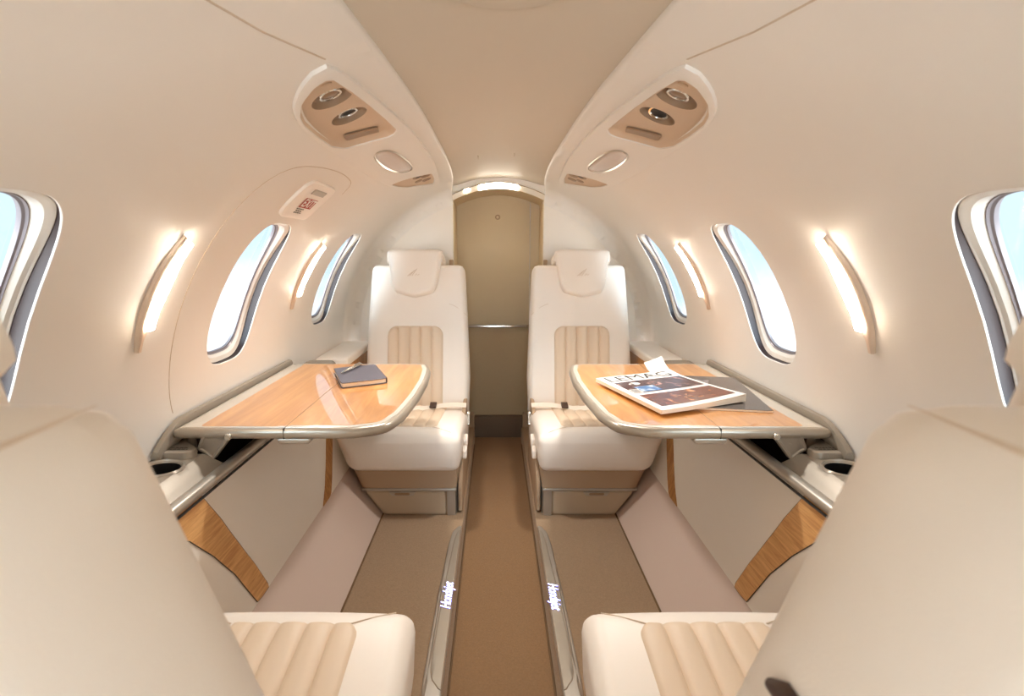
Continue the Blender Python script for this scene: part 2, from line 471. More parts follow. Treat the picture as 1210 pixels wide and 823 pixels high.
# unseen cockpit partition, added so its gap narrows the light on the near seats
for side in (-1, 1):
    arc = [(-.775 * cos(a), CZ + .775 * sin(a)) for a in [rad(d) for d in range(-38, 67, 3)]]
    poly = [(-.32, 0)] + [(-.60, 0)] + arc + [(-.32, 1.30)]
    G().add(extr([(x, Y0, z) for x, z in poly], (0, -.03, 0))).build('wall_unseen_left' if side < 0 else 'wall_unseen_right', M['bulk'], None, side, 30, kind='structure')
# arched head of the doorway, its lining and its light
def arch(x): return 1.346 - 1.15 * x * x
xs = [-.2185 + .437 * i / 32 for i in range(33)]
g = G()
for za, zb, ya in ((0, .008, 2.488), (.008, .07, 2.4945)):
    f0 = [(x, ya, arch(x) + za) for x in xs]; f1 = [(x, ya, arch(x) + zb) for x in xs]
    g.add(loft(f0, f1, False))
g.add(loft([(x, 2.488, arch(x)) for x in xs], [(x, 2.52, arch(x) - .022) for x in xs], False))
g.add(loft([(x, 2.488, arch(x) + .008) for x in xs], [(x, 2.499, arch(x) + .012) for x in xs], False))
hd = g.build('trim_1', M['bulk'], None, sharp=30, kind='structure')
G().add(tube([(x, 2.487, arch(x) + .002) for x in xs], .0022, 8)).build('chrome_edge', M['bright'], hd)
g = G().add(loft([(x, 2.515, arch(x) - .022) for x in xs], [(x, 2.76, arch(x) - .030) for x in xs], False)).build('doorway_soffit', M['khaki'], hd)
la = empty('arch_light', (0, 2.49, 1.34), 'long white light strip in the arch over the far doorway', 'light')
xl = [-.090 + .180 * i / 20 for i in range(21)]
v = [(x, 2.4835 , arch(x) - .0015 + .0025) for x in xl]; b = [(x, 2.512, arch(x) - .016) for x in xl]
G().add(loft([(x, 2.4872, arch(x) - .0045) for x in xl], [(x, 2.513, arch(x) - .0215) for x in xl], False)).add(loft([(x, 2.4872, arch(x) - .0045) for x in xl], [(x, 2.4876, arch(x) + .002) for x in xl], False)).build('diffuser', M['archlamp'], la)
G().add(tube([(x, 2.4876, arch(x) - .0055) for x in xl], .0018, 6)).add(tube([(x, 2.513, arch(x) - .0225) for x in xl], .0018, 6)).build('bezel', M['silver'], la)
xl = [-.160 + .022 * i / 6 for i in range(7)]
ls = empty('arch_light', (-.15, 2.49, 1.32), 'short small light left of the long strip in the doorway arch', 'light')
G().add(loft([(x, 2.4872, arch(x) - .0045) for x in xl], [(x, 2.500, arch(x) - .0145) for x in xl], False)).build('diffuser', M['archlamp'], ls)
G().add(tube([(x, 2.4876, arch(x) - .0055) for x in xl], .0015, 6)).build('bezel', M['silver'], ls)

# door at the end of the aisle
d = empty('door_1', (0, 2.75, 0), kind='structure')
G().add(box(-.30, .168, 2.742, 2.77, .637, 1.34, .003)).build('upper_panel', M['khaki'], d)
G().add(box(.170, .30, 2.738, 2.77, .10, 1.34, .002)).build('side_panel', M['khaki'], d)
G().add(box(-.30, .168, 2.742, 2.77, .105, .622, .003)).build('lower_panel', M['khakilow'], d)
G().add(box(-.228, .17, 2.728, 2.752, .622, .637, .004)).build('chrome_rail', M['bright'], d)
G().add(box(-.132, .138, 2.716, 2.77, 0.0, .125, .004)).build('kick_plate', M['brownkick'], d)
G().add(box(-.2185, -.133, 2.716, 2.77, 0.0, .14, .004)).add(box(.139, .2185, 2.716, 2.77, 0.0, .14, .004)).build('door_foot', M['basetan'], d)
g = G().add(lathe([(.006, .002), (.0105, .004), (.013, .0025), (.0135, 0), (.006, 0), (.006, .002)], 24), lambda a, b, h: (a - .002, 2.742 - h, b + 1.207))
g.build('door_button', M['basetan'], d)
G().add(lathe([(0, .002), (.005, .003), (.0058, 0)], 20), lambda a, b, h: (a - .002, 2.742 - h, b + 1.207)).build('button_face', M['khaki'], d)

# windows
n = 0
for side in (-1, 1):
    for yc in WIN:
        n += 1
        w = empty('window_%d' % n, (side * .70, yc, .86), kind='structure')
        N = 72; c0 = win_contour(yc)
        def dk(k):
            y = (c0[k][1] - WS) / WHH; return .0012 + .0185 * max(0, 1 - abs((y + .22) / 1.15) ** 2.2)
        def ringp(dd, hf): return [cyl(p[0], p[1], hf(k)) for k, p in enumerate(win_contour(yc, dd))]
        r = [ringp(0, lambda k: .0), ringp(.0008, lambda k: -.001), ringp(.0012, lambda k: -.0025)]
        G().add(loft(r[0], r[1])).add(loft(r[1], r[2])).build('outer_lip', M['white'], w, side)
        r1 = ringp(.0016, lambda k: -.0025 - dk(k))
        G().add(loft(r[2], r1)).build('shade_track', M['gap'], w, side)  # dark brown band round the reveal, deepest a little below mid height
        P = [(.0016, lambda k: -.0025 - dk(k)), (.003, lambda k: -.002 - dk(k)), (.006, lambda k: -.0035 - dk(k)), (.013, lambda k: -.0085 - dk(k) * .8), (.018, lambda k: -.0175 - .5 * dk(k)), (.020, lambda k: -.0225 - .3 * dk(k))]
        rs = [ringp(a, b) for a, b in P]; g = G()
        for a, b in zip(rs, rs[1:]): g.add(loft(a, b))
        g.build('frame', M['winframe'], w, side)
        P = [(.020, lambda k: -.0225 - .3 * dk(k)), (.0215, lambda k: -.022 - .3 * dk(k)), (.023, lambda k: -.026 - .2 * dk(k)), (.026, lambda k: -.0285 - .1 * dk(k)), (.0265, lambda k: -.036)]
        rs = [ringp(a, b) for a, b in P]; g = G()
        for a, b in zip(rs, rs[1:]): g.add(loft(a, b))
        g.build('gasket', M['gasket'], w, side)
        # outer skin round the opening and the pane
        gl = win_contour(yc, .0255)
        G().add(cdt(gl, [], .03), lambda y, s, h: cyl(y, s, -.0325)).build('glass', M['glass'], w, side)

# ------------------------------------------------------------------ WALL LAMPS
def lens(yc, s0, s1, hw, n=40, lean=0.):
    sm, hh = (s0 + s1) / 2, (s1 - s0) / 2; out = []
    for k in range(n):
        a = 2 * PI * k / n; t = sin(a); c = cos(a)
        out.append((yc + hw * (1 if c > 0 else -1) * (1 - abs(t) ** 2.3) + lean * t, sm + hh * t))
    return out
def lamp(side, yc, label):
    L = empty('wall_lamp', (side * .68, yc, .84), label, 'wall lamp', 'slim wall lamps between the windows')
    o = resample(lens(yc, .248, .510, .020, 160), 90)
    G().add(slab(o, [(0, -.003), (0, .004), (.002, .008), (.006, .0105)], cap0=False), lambda y, s, h: cyl(y, s, h)).build('bezel', M['lampcase'], L, side)
    o = resample(lens(yc + .0045, .298, .506, .0165, 160), 90)
    G().add(slab(o, [(0, .004), (0, .012), (.002, .0155), (.006, .0185), (.010, .0195)], cap0=False), lambda y, s, h: cyl(y, s, h)).build('diffuser', M['lamp'], L, side)
lamp(-1, .970, 'larger lit slim wall lamp on the left wall, near the foreground')
lamp(-1, 1.735, 'smaller lit wall lamp on the left wall between the two far windows')
lamp(1, .962, 'larger lit slim wall lamp on the right wall, near the foreground')
lamp(1, 1.728, 'smaller lit wall lamp on the right wall between the two far windows')

# ------------------------------------------------------------------ OVERHEAD SERVICE UNITS
def psu(side):
    wd = 'left' if side < 0 else 'right'
    e = empty('overhead_service_unit', (side * .30, 1.4, 1.28), 'cream overhead unit with air vents and reading lamp above the %s windows' % wd, 'overhead unit', 'overhead service units along the ceiling')
    pan = ccw(resample(rounded([yS(x, y) for x, y in ((-.276, .852), (-.302, .862), (-.332, .892), (-.351, .932), (-.360, .975), (-.364, 1.05), (-.3645, 1.15), (-.352, 1.205), (-.316, 1.235), (-.262, 1.272), (-.247, 1.24), (-.2505, 1.15), (-.257, 1.04), (-.266, .93))], [.008, .02, .02, .02, .02, .03, .03, .02, .03, .02, .02, .03, .03, .03], 4), 80))
    aft = ccw(resample(rounded([yS(x, y) for x, y in ((-.368, 1.775), (-.332, 1.803), (-.285, 1.855), (-.243, 1.90), (-.249, 2.02), (-.264, 2.135), (-.310, 2.045), (-.347, 1.96), (-.362, 1.87))], [.004, .02, .02, .01, .02, .008, .02, .02, .01], 3), 60))
    lampo = ccw(resample(spline([yS(x, y) for x, y in ((-.330, 1.37), (-.308, 1.345), (-.286, 1.392), (-.276, 1.496), (-.274, 1.64), (-.286, 1.705), (-.318, 1.68), (-.334, 1.579), (-.337, 1.46))]), 60))
    H = .007; pan = inset(pan, -.004)
    g = G().add(cdt(PSU, [pan, aft, lampo], .03), lambda y, s, h: cyl(y, s, H))
    a = [cyl(y, s, H) for y, s in PSU]; o = [cyl(y, s, .006) for y, s in inset(PSU, -.004)]; b = [cyl(y, s, -.002) for y, s in inset(PSU, -.005)]
    g.add(loft(a, o)).add(loft(o, b))
    for q, dp in ((pan, .012), (aft, .007), (lampo, .008)):
        g.add(loft([cyl(y, s, H) for y, s in q], [cyl(y, s, H - .003) for y, s in inset(q, .001)]))
    g.build('housing', M['wall'], e, side, 35, weld=1e-5)
    # vents
    V = [(yS(-.300, .958), .034, True), (yS(-.302, 1.072), .033, False)]
    holes = [[(y + r * 1.05 * cos(2 * PI * k / 28), s + r * 1.12 * sin(2 * PI * k / 28)) for k in range(28)] for (y, s), r, c in V]
    FL = -.006; inn = inset(pan, .012)
    P = G().add(cdt(inn, holes, .02), lambda y, s, h: cyl(y, s, FL))
    P.add(loft([cyl(y, s, H - .003) for y, s in inset(pan, .001)], [cyl(y, s, FL + .006) for y, s in inset(pan, .006)]))
    P.add(loft([cyl(y, s, FL + .006) for y, s in inset(pan, .006)], [cyl(y, s, FL) for y, s in inn]))
    pn = P.build('service_pan', M['beige'], e, side, 50, weld=1e-5)
    for ((y0, s0), r, closed), hole in zip(V, holes):
        rings = [hole, [(y0 + (y - y0) * .86, s0 + (s - s0) * .86) for y, s in hole], [(y0 + (y - y0) * .55, s0 + (s - s0) * .55) for y, s in hole], [(y0 + (y - y0) * .12, s0 + (s - s0) * .12) for y, s in hole]]
        g = G()
        hs = (FL, FL - .010, FL - .020, FL - .024)
        for k in range(3): g.add(loft([cyl(y, s, hs[k]) for y, s in rings[k]], [cyl(y, s, hs[k + 1]) for y, s in rings[k + 1]]))
        g.add(([cyl(y, s, hs[3]) for y, s in rings[3]], [tuple(range(28))]))
        vb = g.build('air_vent', M['bowl'], e, side, 60)
        q = r * .50
        tl = .010 if side > 0 and not closed else 0
        fn = lambda a, b, h, y0=y0, s0=s0, tl=tl: cyl(y0 + a, s0 + b * 1.15, FL - .024 + h + a / r * tl)
        G().add(lathe([(q * .98, 0), (q * 1.06, .012), (q * 1.12, .017), (q * 1.05, .019), (q * .86, .0185), (q * .80, .014), (q * .78, .004)]), fn).build('nozzle', M['bright'], vb, side)
        if closed: G().add(lathe([(q * .84, .0155), (q * .5, .0175), (.0001, .018)]), fn).build('shutter', M['bowl'], vb, side)
        else: G().add(lathe([(q * .84, .0165), (q * .5, .0145), (.0001, .014)]), fn).build('throat', M['black'], vb, side)
    y0, s0 = yS(-.289, .896)
    G().add(lathe([(.010, -.004), (.009, .002), (.006, .003), (.0001, .003)]), lambda a, b, h: cyl(y0 + a * .7, s0 + b, FL + h)).build('call_button', M['beige'], e, side)
    lo = [yS(-.338, 1.151), yS(-.275, 1.199), yS(-.279, 1.228), yS(-.343, 1.184)]
    G().add(slab(resample(lo, 24), [(0, 0), (0, .003), (.001, .004)], cap0=False), lambda y, s, h: cyl(y, s, FL + .002 + h)).build('placard', M['bowl'], e, side)
    # reading light
    G().add(loft([cyl(y, s, H - .002) for y, s in lampo], [cyl(y, s, H + .003) for y, s in inset(lampo, .003)])).add(loft([cyl(y, s, H + .003) for y, s in inset(lampo, .003)], [cyl(y, s, H - .001) for y, s in inset(lampo, .006)])).build('reading_light_bezel', M['silver'], e, side)
    G().add(slab(inset(lampo, .005), [(0, H - .003), (.002, H), (.01, H + .002)], cap0=False), lambda y, s, h: cyl(y, s, h)).build('reading_light', M['lens'], e, side)
    # aft control panel
    ap = G().add(slab(aft, [(0, H - .004), (.002, H - .005), (.008, H - .006)], cap0=False), lambda y, s, h: cyl(y, s, h)).build('control_panel', M['beige'], e, side)
    for (x, y, r, m) in ((-.290, 1.885, .014, 'black'), (-.268, 1.925, .012, 'bowl'), (-.300, 1.965, .010, 'bowl'), (-.275, 2.0, .012, 'bowl')):
        y0, s0 = yS(x, y)
        k = G().add(lathe([(r * 1.5, -.001), (r * 1.4, .002), (r, .0025), (r * .9, 0.0005)]), lambda a, b, h: cyl(y0 + a, s0 + b, H - .005 + h)).build('control_knob', M['bowl'], ap, side)
        G().add(lathe([(r * .95, .0005), (r * .5, .003), (.0001, .0035)]), lambda a, b, h: cyl(y0 + a, s0 + b, H - .005 + h)).build('knob_cap', M[m], ap, side)
psu(-1); psu(1)

# ------------------------------------------------------------------ EXIT SIGN on the left wall
e = empty('exit_sign', (-.5, 1.35, 1.13), 'small white exit sign with red lettering above the left middle window', 'exit sign')
sa, sb2 = s_of(1.118), s_of(1.2)
o = resample(rounded([(1.262, sa), (1.455, sa), (1.462, sb2), (1.262, sb2)], .035, 6), 60)
G().add(slab(o, [(0, -.002), (0, .004), (.002, .007), (.006, .008)], cap0=False), lambda y, s, h: cyl(y, s, h)).build('plate', M['white'], e)
sm = sa + (sb2 - sa) * .78
G().add(slab([(1.318, sm - .0085), (1.402, sm - .0085), (1.402, sm + .0085), (1.318, sm + .0085)], [(0, .006), (0, .010), (.001, .0105)], cap0=False), lambda y, s, h: cyl(y, s, h)).build('lamp_lens', M['grey'], e)
sm = sa + (sb2 - sa) * .46
G().add(grid([1.322 + .009 * i for i in range(10)], [sm - .0165, sm, sm + .0165], lambda y, s: cyl(y, s, .0088))).build('red_field', M['red'], e)
G().add(text2d('EXIT', .037, spacing=1.08, bold=.0011), lambda x, y, z: cyl(1.3625 + x * .93, sm + y, .0098)).build('lettering', M['white'], e)
for k, (a, b) in enumerate(((1.322, 1.368), (1.326, 1.364), (1.322, 1.370))):
    q = sm - .0215 - k * .0065
    g = G(); t = a
    while t < b:
        wd = random.uniform(.006, .012)
        g.add(grid([t, min(b, t + wd)], [q - .0017, q + .0017], lambda y, s: cyl(y, s, .0090))); t += wd + .0025
    g.build('small_print', M['ink'], e)

# ------------------------------------------------------------------ SIDE CONSOLES with cup holder, pocket and rail
def console(side):
    wd = 'left' if side < 0 else 'right'
    e = empty('side_console', (side * .69, 1.3, .30), 'pewter side console with cup holder and dark stowage pocket along the %s wall' % wd, 'console', 'side consoles along the walls')
    # rail
    ry = [.60 + .04 * i for i in range(35)]
    G().add(tube([(-.628, y, .546) for y in ry], .0125, 12, sx=1.15)).build('rail', M['silver'], e, side)
    G().add(tube([(-.618, y, .5315) for y in ry], .003, 6)).build('rail_gasket', M['black'], e, side)
    # pocket
    g = G()
    sec = [(-.634, .548), (-.634, .36), (-.742, .36), (-.742, .605)]
    for (a, b) in zip(sec, sec[1:]): g.add(([(a[0], 1.04, a[1]), (b[0], 1.04, b[1]), (b[0], 1.80, b[1]), (a[0], 1.80, a[1])], [(0, 1, 2, 3)]))
    for y in (1.80,): g.add(([(x, y, z) for x, z in sec], [(0, 1, 2, 3)]))
    g.add(([(-.634, 1.04, .36), (-.742, 1.04, .36), (-.742, 1.04, .58), (-.66, 1.04, .55)], [(0, 1, 2, 3)]))
    g.build('pocket', M['dark'], e, side)
    # top strip along the wall behind the table
    sec = [(-.741, .606), (-.737, .640), (-.741, .650), (-.752, .652), (-.7585, .640), (-.759, .606)]
    ys = [1.03, 1.04, 1.05, 1.06, 1.075, 1.09, 1.11] + [1.13 + .04 * i for i in range(17)]
    v = [(x, y, z - (.046 * (1 - min(1, (y - 1.03) / .10)) ** 1.6)) for y in ys for x, z in sec]; nn = len(sec)
    f = [(i * nn + k, i * nn + (k + 1) % nn, (i + 1) * nn + (k + 1) % nn, (i + 1) * nn + k) for i in range(len(ys) - 1) for k in range(nn)]
    f += [tuple(range(nn)), tuple(range((len(ys) - 1) * nn, len(ys) * nn))]
    G().add((v, f)).build('wall_strip', M['console'], e, side)
    # corner bezel that wraps round the table corner, carrying a small placard
    zt = lambda x, y: .600
    o = [(-.760, 1.040), (-.690, 1.042), (-.680, 1.052), (-.680, 1.070), (-.692, 1.084), (-.722, 1.108), (-.736, 1.135), (-.741, 1.17), (-.760, 1.17)]
    o = resample(rounded(o, [.0, .006, .006, .008, .02, .02, .01, 0, 0], 4), 60)
    G().add(slab(o, [(0, -.05), (0, -.005), (.0015, -.0015), (.005, 0)]), lambda x, y, h: (x, y, zt(x, y) + h)).build('corner_bezel', M['console'], e, side)
    g = G(); t0 = -.745
    for r_ in range(2):
        t = -.750; yy = 1.060 + (.0 if r_ else .0095)
        while t < (-.700 if r_ == 0 else -.697):
            w_ = random.uniform(.004, .009); g.add(grid([t, t + w_], [yy - .0022, yy + .0022], lambda x, y: (x, y, zt(x, y) + .0006))); t += w_ + .0015
    g.build('placard_print', M['ink'], e, side)
    # cup holder block: upper face, ridge, slope down to the rail
    def top(x):
        return interp(x, [(-.757, .588), (-.674, .583), (-.664, .577), (-.655, .567), (-.634, .548), (-.628, .540)])
    hole = [(-.712 + .036 * cos(2 * PI * k / 36), .992 + .036 * sin(2 * PI * k / 36)) for k in range(36)]
    lip = [(-.712 + .043 * cos(2 * PI * k / 36), .992 + .043 * sin(2 * PI * k / 36)) for k in range(36)]
    oy = lambda x: 1.036 + (x + .757) * .50
    o = [(-.757, .72), (-.70, .72), (-.674, .72), (-.664, .72), (-.655, .72), (-.634, .72)] + [(-.634, .8), (-.634, .9), (-.634, 1.0)] + [(x, oy(x)) for x in (-.634, -.655, -.664, -.674, -.70, -.735, -.757)]
    g = G().add(cdt(o, [hole], .012), lambda x, y, h: (x, y, top(x)))
    a = [(x, oy(x), top(x)) for x in (-.634, -.655, -.664, -.674, -.70, -.757)]; g.add(loft(a, [(x, y + .004, z - .09) for x, y, z in a], False))
    g.build('cup_holder_block', M['console'], e, side, 25, weld=1e-5)
    G().add(loft([(x, y, top(x) + .0005) for x, y in lip], [(x, y, top(x) + .004) for x, y in inset(lip, .003)])).add(loft([(x, y, top(x) + .004) for x, y in inset(lip, .003)], [(x, y, top(x) - .004) for x, y in hole])).build('cup_ring', M['silver'], e, side)
    G().add(loft([(x, y, top(x) - .003) for x, y in hole], [(x, y, .50) for x, y in inset(hole, .004)])).add(([(x, y, .50) for x, y in inset(hole, .004)], [tuple(range(36))])).build('cup_well', M['black'], e, side)
    # far end block, beside the far seat
    o = resample(rounded([(-.757, 1.79), (-.634, 1.79), (-.634, 1.93), (-.66, 1.98), (-.757, 1.98)], .02, 4), 40)
    G().add(slab(o, prof_round(.07, .006, 3), True, True), lambda x, y, h: (x, y, .535 + h)).build('far_block', M['console'], e, side)
console(-1); console(1)
for side in (-1, 1):       # ledge of the lining nearer than the console
    g = G().add(grid([Y0, 0, .3, .715], [0, 1, 2], lambda y, k: (-.757 + (.757 - .628) * k / 2, y, .55)))
    g.build('ledge', M['panel'], WL if side < 0 else WR, side)

# padded armrests beside the far seats
for side in (-1, 1):
    wd = 'left' if side < 0 else 'right'
    e = empty('armrest', (side * .68, 2.22, .53), 'pale padded armrest ledge between the far %s seat and the wall' % wd, 'armrest', 'padded armrests beside the far seats')
    o = resample(rounded([(-.748, 2.0), (-.612, 2.0), (-.612, 2.42), (-.748, 2.42)], .02, 5), 50)
    G().add(slab(o, prof_round(.036, .012, 4)), lambda x, y, h: (x, y, .569 + h)).build('pad', M['leather'], e, side)
    G().add(box(-.722, -.622, 2.005, 2.44, .40, .568, .003)).build('wooden_side', M['strip'], e, side)

# ------------------------------------------------------------------ FOLDING TABLES
def table(side):
    wd = 'left' if side < 0 else 'right'
    lab = 'folding wooden table with silver edge, carrying the notebook' if side < 0 else 'folding wooden table with silver edge, carrying the magazines'
    e = empty('folding_table', (side * .49, 1.4, .61), lab, 'table', 'folding cabin tables')
    o = [(-.736, 1.077), (-.335, 1.077), (-.262, 1.108), (-.238, 1.20), (-.226, 1.36), (-.224, 1.52), (-.232, 1.66), (-.252, 1.745), (-.29, 1.757), (-.736, 1.757)]
    o = ccw(resample(rounded(o, [.004, .06, .06, .08, .15, .15, .06, .03, .03, .004], 6), 140))
    G().add(slab(o, [(.012, -.024), (.006, -.0235), (.002, -.021), (0, -.016), (0, -.010), (.0015, -.005), (.005, -.0015), (.010, 0)]), lambda x, y, h: (x, y, .640 + h)).build('table_frame', M['silverpaint'], e, side)
    inn = inset(o, .012)
    G().add(slab(inn, [(0, -.001), (.001, .0008), (.003, .001)], cap0=False), lambda x, y, h: (x, y, .640 + h)).build('border', M['border'], e, side)
    core = inset(o, .026)
    for (xa, xb) in ((-.684, -.4895), (-.4880, .0)):
        q = [p for p in core if xa < p[0] < xb]
        ys = [p[1] for p in core]; ya, yb = min(ys), max(ys)
        if xb < -.4: q = rounded([(xa, ya), (xb, ya), (xb, yb), (xa, yb)], [.012, 0, 0, .012], 4)
        else: q = [(xa, ya)] + [p for p in core if p[0] > xa + .004] + [(xa, yb)]
        # order the leaf by angle about its centre
        cx_, cy_ = sum(p[0] for p in q) / len(q), (ya + yb) / 2
        q = sorted(q, key=lambda p: math.atan2(p[1] - cy_, p[0] - cx_))
        G().add(slab(q, [(0, .0008), (.0006, .0016)], cap0=False), lambda x, y, h: (x, y, .640 + h)).build('wood_leaf', M['table'], e, side)
    G().add(box(-.4893, -.4882, 1.0765, 1.757, .617, .6413, .0003, 1)).build('fold_seam', M['ink'], e, side)
    # catch under the front edge
    lo = resample(rounded([(-.503, .602), (-.436, .602), (-.428, .616), (-.511, .616)], .007, 4), 40)
    G().add(slab(lo, prof_round(.028, .004, 3)), lambda x, z, h: (x, 1.084 + h, z)).build('catch', M['silver'], e, side)
    # hinge arm: bevelled plate with a recessed face
    q = [(-.690, .590), (-.671, .626), (-.664, .630), (-.612, .630), (-.606, .624), (-.654, .566), (-.664, .566), (-.675, .580)]
    q = ccw(resample(rounded(q, .004, 4), 48))
    arm = G().add(slab(q, [(0, 0), (0, .012), (.0015, .0135), (.006, .0135), (.008, .011), (.010, .0105)]), lambda x, z, h: (x, 1.090 - h + (.63 - z) * .15, z)).build('hinge_arm', M['silver'], e, side)
    G().add(lathe([(.0001, -.016), (.006, -.016), (.0075, -.013), (.0075, .012), (.006, .015), (.0001, .015)], 18), lambda a, b, h: (-.611 + a, 1.079 + h * .6, .624 + b)).build('hinge_pin', M['bright'], arm, side)
table(-1); table(1)

# ------------------------------------------------------------------ SEATS
def seat(name_lbl, side, near, y0, recline, lever=False):
    """local: lx + towards the aisle, ly from the cushion front to the back, lz above the side floor"""
    CX = -.359 if lever else (-.379 if near else -.36)
    dy = -1 if near else 1
    W = lambda lx, ly, lz: (CX + lx, y0 + dy * ly, .06 + lz)
    e = empty('cabin_seat', (side * -CX if side > 0 else CX, y0 + dy * .25, .06), name_lbl, 'seat', 'cream leather cabin seats')
    B = lambda g, n_, m_, par=None, sh=40, **k: g.build(n_, M[m_], par or e, side, sh, **k)
    # cushion -------------------------------------------------------------
    T = .155; dep = .46
    o = ccw(resample(rounded([(-.228, 0), (.222, 0), (.232, dep), (-.232, dep)], [.06, .032, .04, .04], 8), 120))
    def cush(x, y, h):
        q = min(1., h / T)
        tp = max(0., min(1., (-x - .02) / .2)); tp = tp * tp * (3 - 2 * tp)
        x2 = x + (1 - q) ** 1.5 * .045 * tp - (1 - q) ** 2 * .008 * (1 if x > .1 else 0)
        b = max(0, sin(PI * min(1, max(0, q)))) * .010
        y2 = y - (b if y < .1 else 0) * (1 - y / .1 if y > 0 else 1)
        z = h + (.006 * (1 - min(1, abs(x) / .22) ** 2) if q > .9 else 0) - (.012 * max(0, 1 - y / .09) ** 2 if q > .5 else 0)
        return W(x2, y2, .198 + z - y * .125 + (0 if q > .5 else .0))
    pr = prof_round(T, .036, 7, .025)
    B(G().add(slab(o, pr), cush), 'seat_cushion', 'leather')
    # piping along the corners of the cushion top
    g = G().add(tube([cush(.118 + .070 * t, .052 - .036 * t, T + .001 - .004 * t * t) for t in [i / 8 for i in range(9)]], .0011, 5))
    B(g, 'cushion_seam', 'stitch')
    B(G().add(tube([cush(-.085 - .085 * t, .052 - .034 * t, T + .001 - .004 * t * t) for t in [i / 8 for i in range(9)]], .0011, 5)), 'cushion_seam', 'stitch')
    def flutes(xa, xb, va, vb, rnd, nfl, fn, hgt, nv=26, rnd2=0.):
        """ribbed insert between xa..xb and va..vb; corners rounded at va by rnd"""
        us = []; nsub = 9
        for i in range(nfl):
            for k in range(nsub): us.append((i + k / nsub) / nfl)
        us.append(1.)
        vs = [va + (vb - va) * (1 - cos(PI / 2 * i / 8)) * .25 for i in range(8)] + [va + (vb - va) * (.25 + .75 * i / nv) for i in range(nv + 1)]
        vs = sorted(set(vs)); xm = (xa + xb) / 2; hw = (xb - xa) / 2
        V = []; n_ = len(us)
        for v in vs:
            dv = v - va; w = hw
            if dv < rnd: w = hw - rnd + sqrt(max(0, rnd ** 2 - (rnd - dv) ** 2))
            dv2 = vb - v
            if rnd2 and dv2 < rnd2: w = hw - rnd2 + sqrt(max(0, rnd2 ** 2 - (rnd2 - dv2) ** 2))
            for u in us:
                x = xa + (xb - xa) * u; fx = (u * nfl) % 1.
                hh = hgt * (abs(sin(PI * fx)) ** .45) if 0 < u < 1 else 0
                xc = max(xm - w, min(xm + w, x))
                ed = min(xc - (xm - w), (xm + w) - xc, dv, vb - v if rnd2 else 1)
                hh = hh * min(1, max(0, ed) / .006) ** .5 if ed < .006 else hh
                if ed <= 1e-6: hh = -.004
                V.append(fn(xc, v, hh))
        F = [(j * n_ + i, j * n_ + i + 1, (j + 1) * n_ + i + 1, (j + 1) * n_ + i) for j in range(len(vs) - 1) for i in range(n_ - 1)]
        return V, F
    B(G().add(flutes(-.090, .136, .052, .425, .028, 5, lambda x, y, h: cush(x, y, T + .0008 + h), .0080)), 'cushion_insert', 'leatherin', weld=1e-6, sh=80)
    # backrest ------------------------------------------------------------
    ca, sa_ = cos(recline), sin(recline)
    by, bz = (.389 if near else .425), .235                    # pivot at the foot of the front face
    bxo = .016 if lever else (.0115 if near else 0.)
    def back(x, t, h):                     # h towards the sitter
        x = x + bxo * (1 + .45 * t / .72)
        if near: u_ = max(0., min(1., (t - H + .16) / .16)); t = t - h * .30 * u_ * u_ * (3 - 2 * u_)
        dome = (-.001 if near else -.016) * (abs(x) / .22) ** 3
        return W(x, by + t * sa_ - h * ca - dome, bz + t * ca + h * sa_)
    H = .720 if near else .700; ER = .016 if near else .024
    prof_o = [(-.226, 0), (.224, 0), (.231, .20), (.226 if near else .222, .40), (.209 if near else .207, H), (-.207, H), (-.224, .40), (-.231, .20)]
    o = ccw(resample(rounded(prof_o, [.04, .04, .2, .3, .026 if near else .032, .032, .3, .2], 8), 130))
    P = [(.045, -.118), (.02, -.113), (.006, -.100), (.0, -.085), (0, -.034)] + [(ER * (1 - cos(a)), -.034 + .034 * sin(a)) for a in [i / 6 * PI / 2 for i in range(1, 7)]]
    bk = B(G().add(slab(o, P), back), 'backrest', 'leather')
    k_ = min([q for q in o if q[0] > .15 and q[1] > .6], key=lambda q: abs(q[1] - (H - .006)))
    B(G().add(tube([back(k_[0] + .0004, k_[1], -.012 - .096 * i / 12) for i in range(13)], [.0002 + .0009 * min(1, i / 5) for i in range(13)], 6)), 'side_seam', 'stitch')
    g = G().add(tube([back(.140 + .075 * t, .522 - .03 * t * t - .02 * t, .0006 - .008 * t ** 3) for t in [i / 8 for i in range(9)]], .001, 5))
    B(g, 'bolster_seam', 'stitch')
    B(G().add(flutes(-.130, .117, -.425, -.03, .045, 5, lambda x, t, h: back(x, -t, .0008 + h), .0095)), 'backrest_insert', 'leatherin', weld=1e-6, sh=80)
    # headrest ------------------------------------------------------------
    ho = [(-.098, .600), (-.084, .570), (0, .548), (.084, .570), (.098, .600), (.124, .752), (.10, .760), (0, .763), (-.10, .760), (-.124, .752)]
    ho = ccw(resample(rounded(ho, [.05, .02, .06, .02, .05, .018, .05, .05, .05, .018], 6), 100))
    hx = .055 if near else -.010
    def head(x, t, h):
        x += hx; t += H - .7; t_ = t - H + .7
        q = (t_ - .548) / .21; hh = h
        if h < -.02 and t < H + .01: hh = max(h, -.02)      # the skirt stays in front, the top wraps over
        return W(x * (1 - .0 * q), by + t * sa_ - hh * ca - .012 * (x / .12) ** 2 * (-1 if h > 0 else 0), bz + t * ca + hh * sa_)
    P = [(.0, -.02), (0, .012)] + [(.016 * (1 - cos(a)), .012 + .020 * sin(a)) for a in [i / 5 * PI / 2 for i in range(1, 6)]]
    hr = B(G().add(slab(ho, P), head), 'headrest', 'leather')
    hb = ccw(resample(rounded([(-.126, .705), (.126, .705), (.128, .744), (.104, .757), (-.104, .757), (-.128, .744)], [.01, .01, .02, .02, .02, .02], 5), 70))
